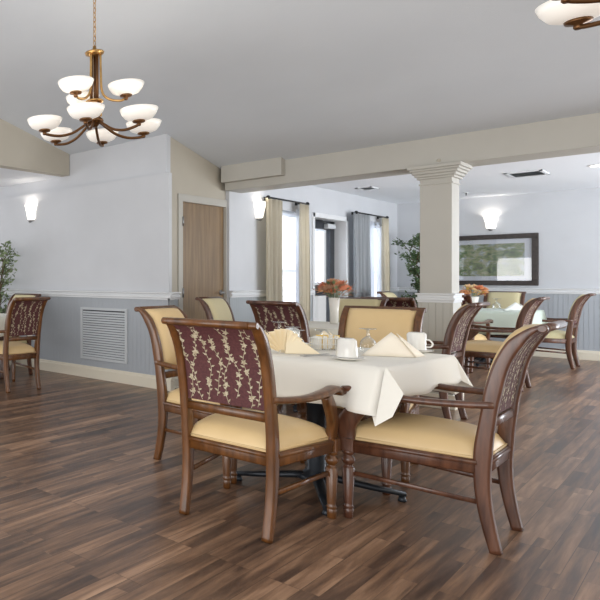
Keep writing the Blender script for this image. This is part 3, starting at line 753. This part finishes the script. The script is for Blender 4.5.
# ------------------------------------------------------------------ table setting
ZT = .7565
def napkin_tent(loc, rz, lab, w=.30, d=.17, hgt=.105, m='napkin_pale', group='folded napkins'):
    bm = new()
    A = Vector((-w/2, 0, 0)); B = Vector((w/2, -.01, 0)); F = Vector((w*.16, -d*.5, 0)); K = Vector((0, d*.5, 0)); T = Vector((0, 0, hgt))
    F2 = Vector((w*.02, -d*.42, .0))
    def tri(a, b, c, n=6, puff=.008):
        nrm = (b-a).cross(c-a).normalized(); vs = {}
        for i in range(n+1):
            for j in range(n+1-i):
                u, v = i/n, j/n; q = a+(b-a)*u+(c-a)*v; bulge = 27*u*v*(1-u-v); vs[i, j] = bm.verts.new(q+nrm*puff*bulge)
        for i in range(n):
            for j in range(n-i):
                f = bm.faces.new((vs[i, j], vs[i+1, j], vs[i, j+1])); f.smooth = True
                if j < n-i-1: f = bm.faces.new((vs[i+1, j], vs[i+1, j+1], vs[i, j+1])); f.smooth = True
    tri(A, F, T); tri(F, B, T, puff=.004); tri(B, K, T); tri(K, A, T)
    # inner layer edge showing beside the front crease
    tri(F+Vector((.01, .0, 0)), B+Vector((.0, -.018, .0)), T*.96+Vector((.02, -.012, 0)), puff=.002)
    bmesh.ops.remove_doubles(bm, verts=bm.verts, dist=.0005)
    o = obj('napkin', bm, m); o.location = loc; o.rotation_euler = (0, 0, rz)
    md = o.modifiers.new('thickness', 'SOLIDIFY'); md.thickness = .0015; md.offset = 0
    tag(o, lab, 'napkin', group); return o
def napkin_fan(loc, rz, lab, m='napkin', w=.20, hgt=.135, group='folded napkins'):
    """standing fan: pleats spreading from the folded foot plus a flat tail"""
    bm = new(); n = 8; rows = []
    for j in range(7):
        s = j/6; row = []
        for i in range(2*n+1):
            u = i/(2*n); a = math.radians(160-125*u)
            r = .02+(hgt-.02)*s; pl = (.016*s+.003)*(1 if i % 2 else -1)
            row.append(bm.verts.new((r*math.cos(a)*.95, pl, r*math.sin(a)*1.0+.003)))
        rows.append(row)
    for a, b in zip(rows, rows[1:]):
        for i in range(2*n): bm.faces.new((a[i], a[i+1], b[i+1], b[i]))
    # tail triangle running to the right
    q = [(.01, -.015, .002), (.19, -.035, .002), (.03, .0, hgt*.93), (.01, .035, .002)]
    v = [bm.verts.new(p) for p in q]; bm.faces.new((v[0], v[1], v[2])); bm.faces.new((v[1], v[3], v[2]))
    o = obj('napkin', bm, m); o.location = loc; o.rotation_euler = (0, 0, rz)
    md = o.modifiers.new('thickness', 'SOLIDIFY'); md.thickness = .002; md.offset = 0
    tag(o, lab, 'napkin', group); return o
RV = math.atan2(math.sin(YAW)*1, math.cos(YAW))  # camera right direction angle
napkin_tent((-1.145, 3.90, ZT), RV+.02, 'pale napkin folded into a low pyramid between the two white cups', .33, .18, .125)
napkin_fan((-1.535, 3.51, ZT), RV, 'yellow pleated fan napkin on the near table behind the nearest chair')
napkin_fan((-1.80, 3.80, ZT), RV+.3, 'yellow pleated napkin half hidden by the nearest chair', w=.2, hgt=.10)
napkin_tent((-1.56, 4.13, ZT), RV+.1, 'yellow folded napkin behind the wire caddy', .24, .14, .095, 'napkin')
def cup(loc, rz, lab, saucer_lab, r0=.047, r1=.038, hgt=.095, group='upturned white cups'):
    """cup standing upside down on its saucer"""
    s = new(); lathe(s, [(.035, 0), (.04, .003), (.068, .012), (.073, .016), (.068, .015), (.04, .0065), (.002, .006)], 32)
    so = obj('saucer', s, 'china'); so.location = loc; tag(so, saucer_lab, 'saucer', 'white saucers')
    t = thing('cup', lab, 'cup', (loc[0], loc[1], loc[2]+.0165), rz, group)
    bm = new(); lathe(bm, [(r0, 0), (r0, .004), (r0-.001, .03), (r1+.003, hgt-.012), (r1-.004, hgt-.003), (r1-.012, hgt), (.002, hgt-.002)], 32, capb=False, capt=True); obj('body', bm, 'china', t)
    bm = new(); tube(bm, bez([(r0-.004, 0, .016), (r0+.018, 0, .018), (r0+.026, 0, .036), (r0+.014, 0, .054), (r1+.0, 0, .058)], 5), .0048, 8, (0, 1, 0)); obj('handle', bm, 'china', t)
cup((-1.215, 3.50, ZT), RV+.9, 'white upturned cup near the front edge, before the glass goblet', 'white saucer under the cup at the front edge')
cup((-1.105, 4.17, ZT), RV-.6, 'white upturned cup right of the pyramid napkin', 'white saucer under the right cup, beyond the pyramid napkin', .044, .042, .098)
def goblet(loc, lab, sc=1, group='upturned glass goblets'):
    t = thing('goblet', lab, 'glass', loc, 0, group)
    bm = new(); k = sc
    lathe(bm, [(.034*k, 0), (.039*k, .02*k), (.040*k, .04*k), (.034*k, .065*k), (.018*k, .082*k), (.008*k, .09*k)], 24, capb=False, capt=False); obj('bowl', bm, 'glass', t)
    bm = new(); lathe(bm, [(.0075*k, .088*k), (.009*k, .095*k), (.0055*k, .105*k), (.007*k, .125*k)], 16); obj('stem', bm, 'glass', t)
    bm = new(); lathe(bm, [(.007*k, .125*k), (.022*k, .129*k), (.042*k, .132*k), (.042*k, .134*k), (.004*k, .134*k)], 24); obj('foot', bm, 'glass', t)
goblet((-1.275, 3.97, ZT), 'upturned clear goblet left of the pyramid napkin', 1)
goblet((-1.78, 4.03, ZT), 'upturned clear goblet, leftmost behind the fan napkin', 1.05)
goblet((-1.60, 3.80, ZT), 'upturned clear goblet just left of the wire caddy', .98)
goblet((-1.54, 3.72, ZT), 'upturned clear goblet between the fan napkin and the other goblet', .9)
goblet((-1.53, 4.01, ZT), 'upturned clear goblet behind the wire caddy before the yellow napkin', .8)
cup((-1.66, 3.93, ZT), RV+.6, 'white upturned cup among the goblets behind the fan napkin', 'white saucer under the cup among the goblets', .045, .038, .095)
# cutlery roll
def cutlery(loc, rz, kind, lab):
    t = thing(kind, lab, kind, loc, rz)
    bm = new(); sweep(bm, [(0, 0, .003), (.05, 0, .004), (.10, 0, .004)], [.012, .01, .008], .003, (0, 1, 0), 8, 3); obj('handle', bm, 'steel', t)
    bm = new()
    if kind == 'knife': sweep(bm, [(.10, 0, .004), (.13, .002, .004), (.19, .003, .003), (.205, 0, .003)], [.008, .016, .015, .003], .0015, (0, 1, 0), 8, 3); obj('blade', bm, 'steel', t)
    else:
        sweep(bm, [(.10, 0, .004), (.13, 0, .004), (.15, 0, .005)], [.008, .018, .022], .0015, (0, 1, 0), 8, 3)
        for q in (-.008, -.0027, .0027, .008): sweep(bm, [(.148, q, .005), (.19, q, .006)], .0028, .0014, (0, 1, 0), 6, 3)
        obj('tines', bm, 'steel', t)
cutlery((-1.40, 3.455, ZT), RV+.28, 'knife', 'steel knife lying beside the fan napkin at the table front')
cutlery((-1.425, 3.475, ZT), RV+.28, 'fork', 'steel fork lying beside the knife at the table front')
# wire caddy
t = thing('wire_caddy', 'white wire caddy filled with packets in the middle of the near table', 'basket', (-1.455, 3.885, ZT), RV+.1)
bm = new(); a, b, hh = .075, .035, .072
def loop(z, r=.0022):
    q = [(-a, -b, z), (a, -b, z), (a, b, z), (-a, b, z), (-a, -b, z)]
    for p, w in zip(q, q[1:]): tube(bm, [p, w], r, 6)
loop(.003); loop(hh, .003); loop(hh*.5)
obj('frame', bm, 'china', t)
bm = new()
for i in range(11):
    x = -a+2*a*i/10
    for y in (-b, b): tube(bm, [(x, y, .003), (x, y, hh)], .0018, 6)
for i in range(1, 5):
    y = -b+2*b*i/5
    for x in (-a, a): tube(bm, [(x, y, .003), (x, y, hh)], .0018, 6)
obj('wires', bm, 'china', t)
bm = new(); box(bm, -a, a, -b, b, .002, .005); obj('base', bm, 'china', t)
ctx = t.matrix_basis.copy()
R = random.Random(4)
pk = None
for i in range(12):
    x = -.064+.0118*i; y = R.uniform(-.006, .006)
    bm = new(); box(bm, -.0045, .0045, -.022, .022, 0, .076, .001)
    mm = ['paper', 'paper', 'paper_y'][i % 3]
    o = obj('sugar_packet', bm, mm)
    rot = Matrix.Rotation(RV+.1, 4, 'Z'); p = Vector((-1.455, 3.885, ZT+.006+R.uniform(0, .008)))+rot @ Vector((x, y, 0))
    o.location = p; o.rotation_euler = (0, R.uniform(-.02, .02), RV+.1)
    tag(o, 'yellow paper packet standing in the wire caddy' if mm == 'paper_y' else 'white paper packet standing in the wire caddy', 'packet', 'yellow packets in the wire caddy' if mm == 'paper_y' else 'white packets in the wire caddy')
bm = new(); box(bm, -.02, .02, -.012, .012, 0, .06, .002); o = obj('card_holder', bm, 'brown_box'); o.location = (-1.45, 4.10, ZT); o.rotation_euler = (0, 0, RV-.2); tag(o, 'small brown card holder behind the wire caddy', 'holder')
# ------------------------------------------------------------------ vases of flowers
def flower(bm, c, r, mi, R, n=9, lay=3):
    c = Vector(c); nrm = Vector((R.uniform(-.6, .6), R.uniform(-.6, .6), 1)).normalized(); q = nrm.to_track_quat('Z', 'Y').to_matrix()
    for L in range(lay):
        rr = r*(1-.25*L); up = .25+.5*L
        for i in range(n):
            a = 2*PI*(i+.5*L)/n; d = Vector((math.cos(a), math.sin(a), 0)); e = Vector((-d.y, d.x, 0)); w = rr*.38
            ps = [Vector((0, 0, 0)), d*rr*.55+e*w+Vector((0, 0, rr*up*.6)), d*rr+Vector((0, 0, rr*up)), d*rr*.55-e*w+Vector((0, 0, rr*up*.6))]
            f = bm.faces.new([bm.verts.new(c+q @ p) for p in ps]); f.material_index = mi
def vase_flowers(loc, lab, vlab, rad=.15, seed=1, palette=('orange', 'rust', 'brownleaf', 'leaf2'), vh=.19, shape='tall'):
    R = random.Random(seed)
    v = thing('vase', vlab, 'vase', loc, 0, 'white flower vases')
    bm = new()
    if shape == 'tall': pr = [(.028, 0), (.034, .004), (.036, vh*.5), (.045, vh), (.042, vh), (.034, vh*.5), (.03, .01)]
    else: pr = [(.035, 0), (.042, .004), (.05, vh*.6), (.06, vh), (.056, vh), (.046, vh*.6), (.035, .01)]
    lathe(bm, pr, 28, capt=True); obj('body', bm, 'china', v)
    t = thing('flower_bouquet', lab, 'flowers', (loc[0], loc[1], loc[2]+vh-.02), 0)
    cs = []
    for i in range(24):
        a = R.uniform(0, 2*PI); e = R.uniform(.05, 1.35); d = rad*R.uniform(.65, 1)
        cs.append(Vector((math.cos(a)*math.cos(e)*d, math.sin(a)*math.cos(e)*d, .05+math.sin(e)*d*.75)))
    bm = new()
    for c in cs: tube(bm, [(0, 0, -.08), tuple(c*.5+Vector((0, 0, .0))), tuple(c)], .0018, 5)
    obj('stems', bm, 'leaf2', t)
    for i, c in enumerate(cs):
        bm = new(); mi = palette[i % 3]; flower(bm, c, R.uniform(.042, .06)*(rad/.14), 0, R); obj('blossom', bm, mi, t)
    bm = new()
    for i in range(90):
        a = R.uniform(0, 2*PI); e = R.uniform(-.15, 1.2); d = rad*R.uniform(.6, 1.12); c = Vector((math.cos(a)*math.cos(e)*d, math.sin(a)*math.cos(e)*d, .04+math.sin(e)*d*.8))
        dr = c.normalized(); s = dr.cross(Vector((0, 0, 1))).normalized(); L = R.uniform(.03, .055); w = L*.3
        f = bm.faces.new([bm.verts.new(p) for p in (c, c+dr*L*.5+s*w, c+dr*L, c+dr*L*.5-s*w)]); f.material_index = R.choice((0, 1, 1))
    obj('leaves', bm, [palette[3], palette[2]], t)
vase_flowers((-2.285, 6.28, ZT), 'bouquet of orange and rust autumn flowers in the white vase near the glass door', 'tall white vase on the second table', .15, 2, vh=.24)
vase_flowers((-2.26, 10.95, ZT), 'autumn bouquet of cream and red flowers below the framed picture', 'white vase on the mint cloth right of the column', .15, 5, ('cream_petal', 'rust', 'orange', 'yellow'), .17, 'wide')
napkin_tent((-2.45, 5.80, ZT), RV, 'cream folded napkin on the second table left of the white vase', .26, .16, .12, 'napkin_pale')
napkin_tent((-1.80, 10.75, ZT), RV, 'white folded napkin on the mint cloth', .34, .2, .11, 'napkin_white')
napkin_tent((-5.10, 4.45, ZT), RV, 'cream folded napkin on the table at the left edge of the photo', .24, .16, .10, 'napkin_pale')
goblet((-2.56, 5.98, ZT), 'upturned clear goblet on the second table under the orange flowers', 1)
goblet((-2.02, 10.95, ZT), 'upturned clear goblet on the mint cloth', 1.1)
# ------------------------------------------------------------------ potted trees
def tree(loc, lab, hgt, spread, seed, leafm, n=900, L=.07, trunks=3, lean=(0, 0)):
    R = random.Random(seed); t = thing('potted_tree', lab, 'plant', loc)
    bm = new(); lathe(bm, [(.12, 0), (.16, .02), (.19, .28), (.2, .30), (.18, .30), (.17, .27)], 24, capt=True); obj('pot', bm, 'pot', t)
    bm = new(); tips = []
    for k in range(trunks):
        a = 2*PI*k/trunks+R.uniform(-.3, .3); p = [Vector((.04*math.cos(a), .04*math.sin(a), .25))]
        for i in range(1, 7):
            f = i/6; p.append(Vector((math.cos(a)*spread*.35*f**1.3+R.uniform(-.03, .03)+lean[0]*f, math.sin(a)*spread*.35*f**1.3+R.uniform(-.03, .03)+lean[1]*f, .25+(hgt-.4)*f)))
        tube(bm, p, [.014*(1-.7*i/6) for i in range(7)], 7)
        for i in range(2, 7):
            for _ in range(3):
                b = R.uniform(0, 2*PI); ln = spread*R.uniform(.35, .75)*(1-.35*i/6); e = p[i]+Vector((math.cos(b)*ln, math.sin(b)*ln, R.uniform(.08, .28)))
                mid = (p[i]+e)/2+Vector((0, 0, .04)); tube(bm, [p[i], mid, e], [.005, .004, .002], 5); tips.append((p[i], mid, e))
    obj('trunk', bm, 'bark', t)
    bm = new()
    for i in range(n):
        a, m_, b = R.choice(tips); f = R.uniform(.25, 1.05); c = (a.lerp(m_, f*2) if f < .5 else m_.lerp(b, f*2-1))+Vector((R.gauss(0, .022), R.gauss(0, .022), R.gauss(0, .022)))
        d = Vector((R.uniform(-1, 1), R.uniform(-1, 1), R.uniform(-.5, .9))).normalized(); s = d.cross(Vector((R.uniform(-1, 1), R.uniform(-1, 1), R.uniform(-1, 1)))).normalized(); l = L*R.uniform(.7, 1.2); w = l*.22
        k = s.cross(d)*.12*l
        q = [bm.verts.new(x) for x in (c, c+d*l*.45+s*w-k, c+d*l, c+d*l*.45-s*w-k)]; bm.faces.new(q)
    obj('foliage', bm, leafm, t)
    return t
tree((-3.12, 12.1, 0), 'tall leafy potted tree in the far corner left of the column', 1.78, .50, 3, 'leaf', 2400, .06, 4)
tree((-6.02, 5.42, 0), 'leafy olive green plant at the left edge of the photo', 1.54, .38, 8, 'leaf2', 900, .07, 3, (.10, -.04))
# ------------------------------------------------------------------ chandeliers
def chandelier(loc, lab, phase, phase2, sc=1.14):
    t = thing('chandelier', lab, 'chandelier', loc, 0, 'two tier brass chandeliers')
    # local z=0 at the lower hub; everything above
    t.scale = (sc,)*3; top = (cz(loc[1])-loc[2])/sc
    bm = new(); lathe(bm, [(.012, -.035), (.02, -.03), (.03, -.015), (.05, -.006), (.055, .0), (.05, .012), (.03, .03), (.028, .05)], 24); obj('hub', bm, 'bronze', t)
    bm = new()
    for k in range(3):
        a = phase+PI/3+k*2*PI/3; x, y = .026*math.cos(a), .026*math.sin(a); lathe(bm, [(.019, .03), (.021, .04), (.021, .11), (.019, .12)], 14, (x, y, 0))
    lathe(bm, [(.05, .118), (.055, .122), (.05, .13)], 20); obj('centre_cylinders', bm, 'brass', t)
    bm = new()
    for k in range(3):
        a = phase+k*2*PI/3; x, y = .02*math.cos(a), .02*math.sin(a); tube(bm, [(x, y, .12), (x, y, .42)], .010, 10)
    obj('rods', bm, 'bronze', t)
    bm = new(); lathe(bm, [(.03, .405), (.055, .415), (.058, .425), (.03, .432), (.012, .44), (.01, .465)], 24); obj('collar', bm, 'brass', t)
    def bowl(a, R_, z, k=1.0):
        c = (R_*math.cos(a), R_*math.sin(a), z); b = new()
        lathe(b, [(.02, .008), (.045, .012), (.078, .026), (.096, .049), (.106, .074), (.102, .074), (.092, .052), (.074, .031), (.04, .018), (.004, .015)], 32, c, capt=True, capb=True)
        sh = obj('lamp_shade', b, 'shade', t)
        b = new(); lathe(b, [(.008, -.022), (.013, -.016), (.012, -.006), (.034, .0), (.036, .008), (.03, .012)], 20, c); obj('cap', b, 'bronze', sh)
        l = light('bowl_light', (0, 0, 0), .5, (1, .9, .76), .03); l.parent = t; l.location = (c[0], c[1], z+.10)
    for k in range(6):
        a = phase+k*PI/3; c, s = math.cos(a), math.sin(a); bm = new()
        pts = bez([(c*r, s*r, z) for r, z in ((.03, .0), (.07, -.03), (.14, -.075), (.22, -.095), (.30, -.088), (.316, -.075))], 5)
        tube(bm, pts, .0085, 8, (-s, c, 0)); obj('arm', bm, 'bronze', t); bowl(a, .316, -.07)
    for k in range(3):
        a = phase2+k*2*PI/3; c, s = math.cos(a), math.sin(a); bm = new()
        pts = bez([(c*r, s*r, z) for r, z in ((.035, .42), (.037, .30), (.045, .18), (.085, .13), (.15, .113), (.185, .125))], 5)
        tube(bm, pts, .0075, 8, (-s, c, 0)); obj('upper_arm', bm, 'brass', t); bowl(a, .185, .135)
    # chain and canopy
    z = .465; i = 0; bm = new()
    while z < top-.06:
        pts = [(0, 0, 0)]; n = 12; ring = []
        for j in range(n+1):
            q = 2*PI*j/n; u, v = .0085*math.cos(q), .019*math.sin(q); ring.append(((u, 0, z+.017+v) if i % 2 else (0, u, z+.017+v)))
        sweep(bm, ring, .0045, .0045, (0, 1, 0) if i % 2 else (1, 0, 0), 6, 2, False); z += .029; i += 1
    tube(bm, [(.003, .003, .465), (.003, .003, top-.05)], .0022, 5)
    ch = obj('chain', bm, 'brass', t)
    bm = new(); lathe(bm, [(.01, top-.07), (.03, top-.05), (.065, top-.02), (.068, top+.01)], 24); obj('canopy', bm, 'brass', t)
chandelier((-2.658, 3.30, 2.246), 'two tier brass chandelier with nine white bowls, at the upper left', math.radians(0), math.radians(33), 1.11)
chandelier((-.07, 3.22, 2.246), 'brass chandelier cut by the upper right corner of the photo', math.radians(152), math.radians(182))
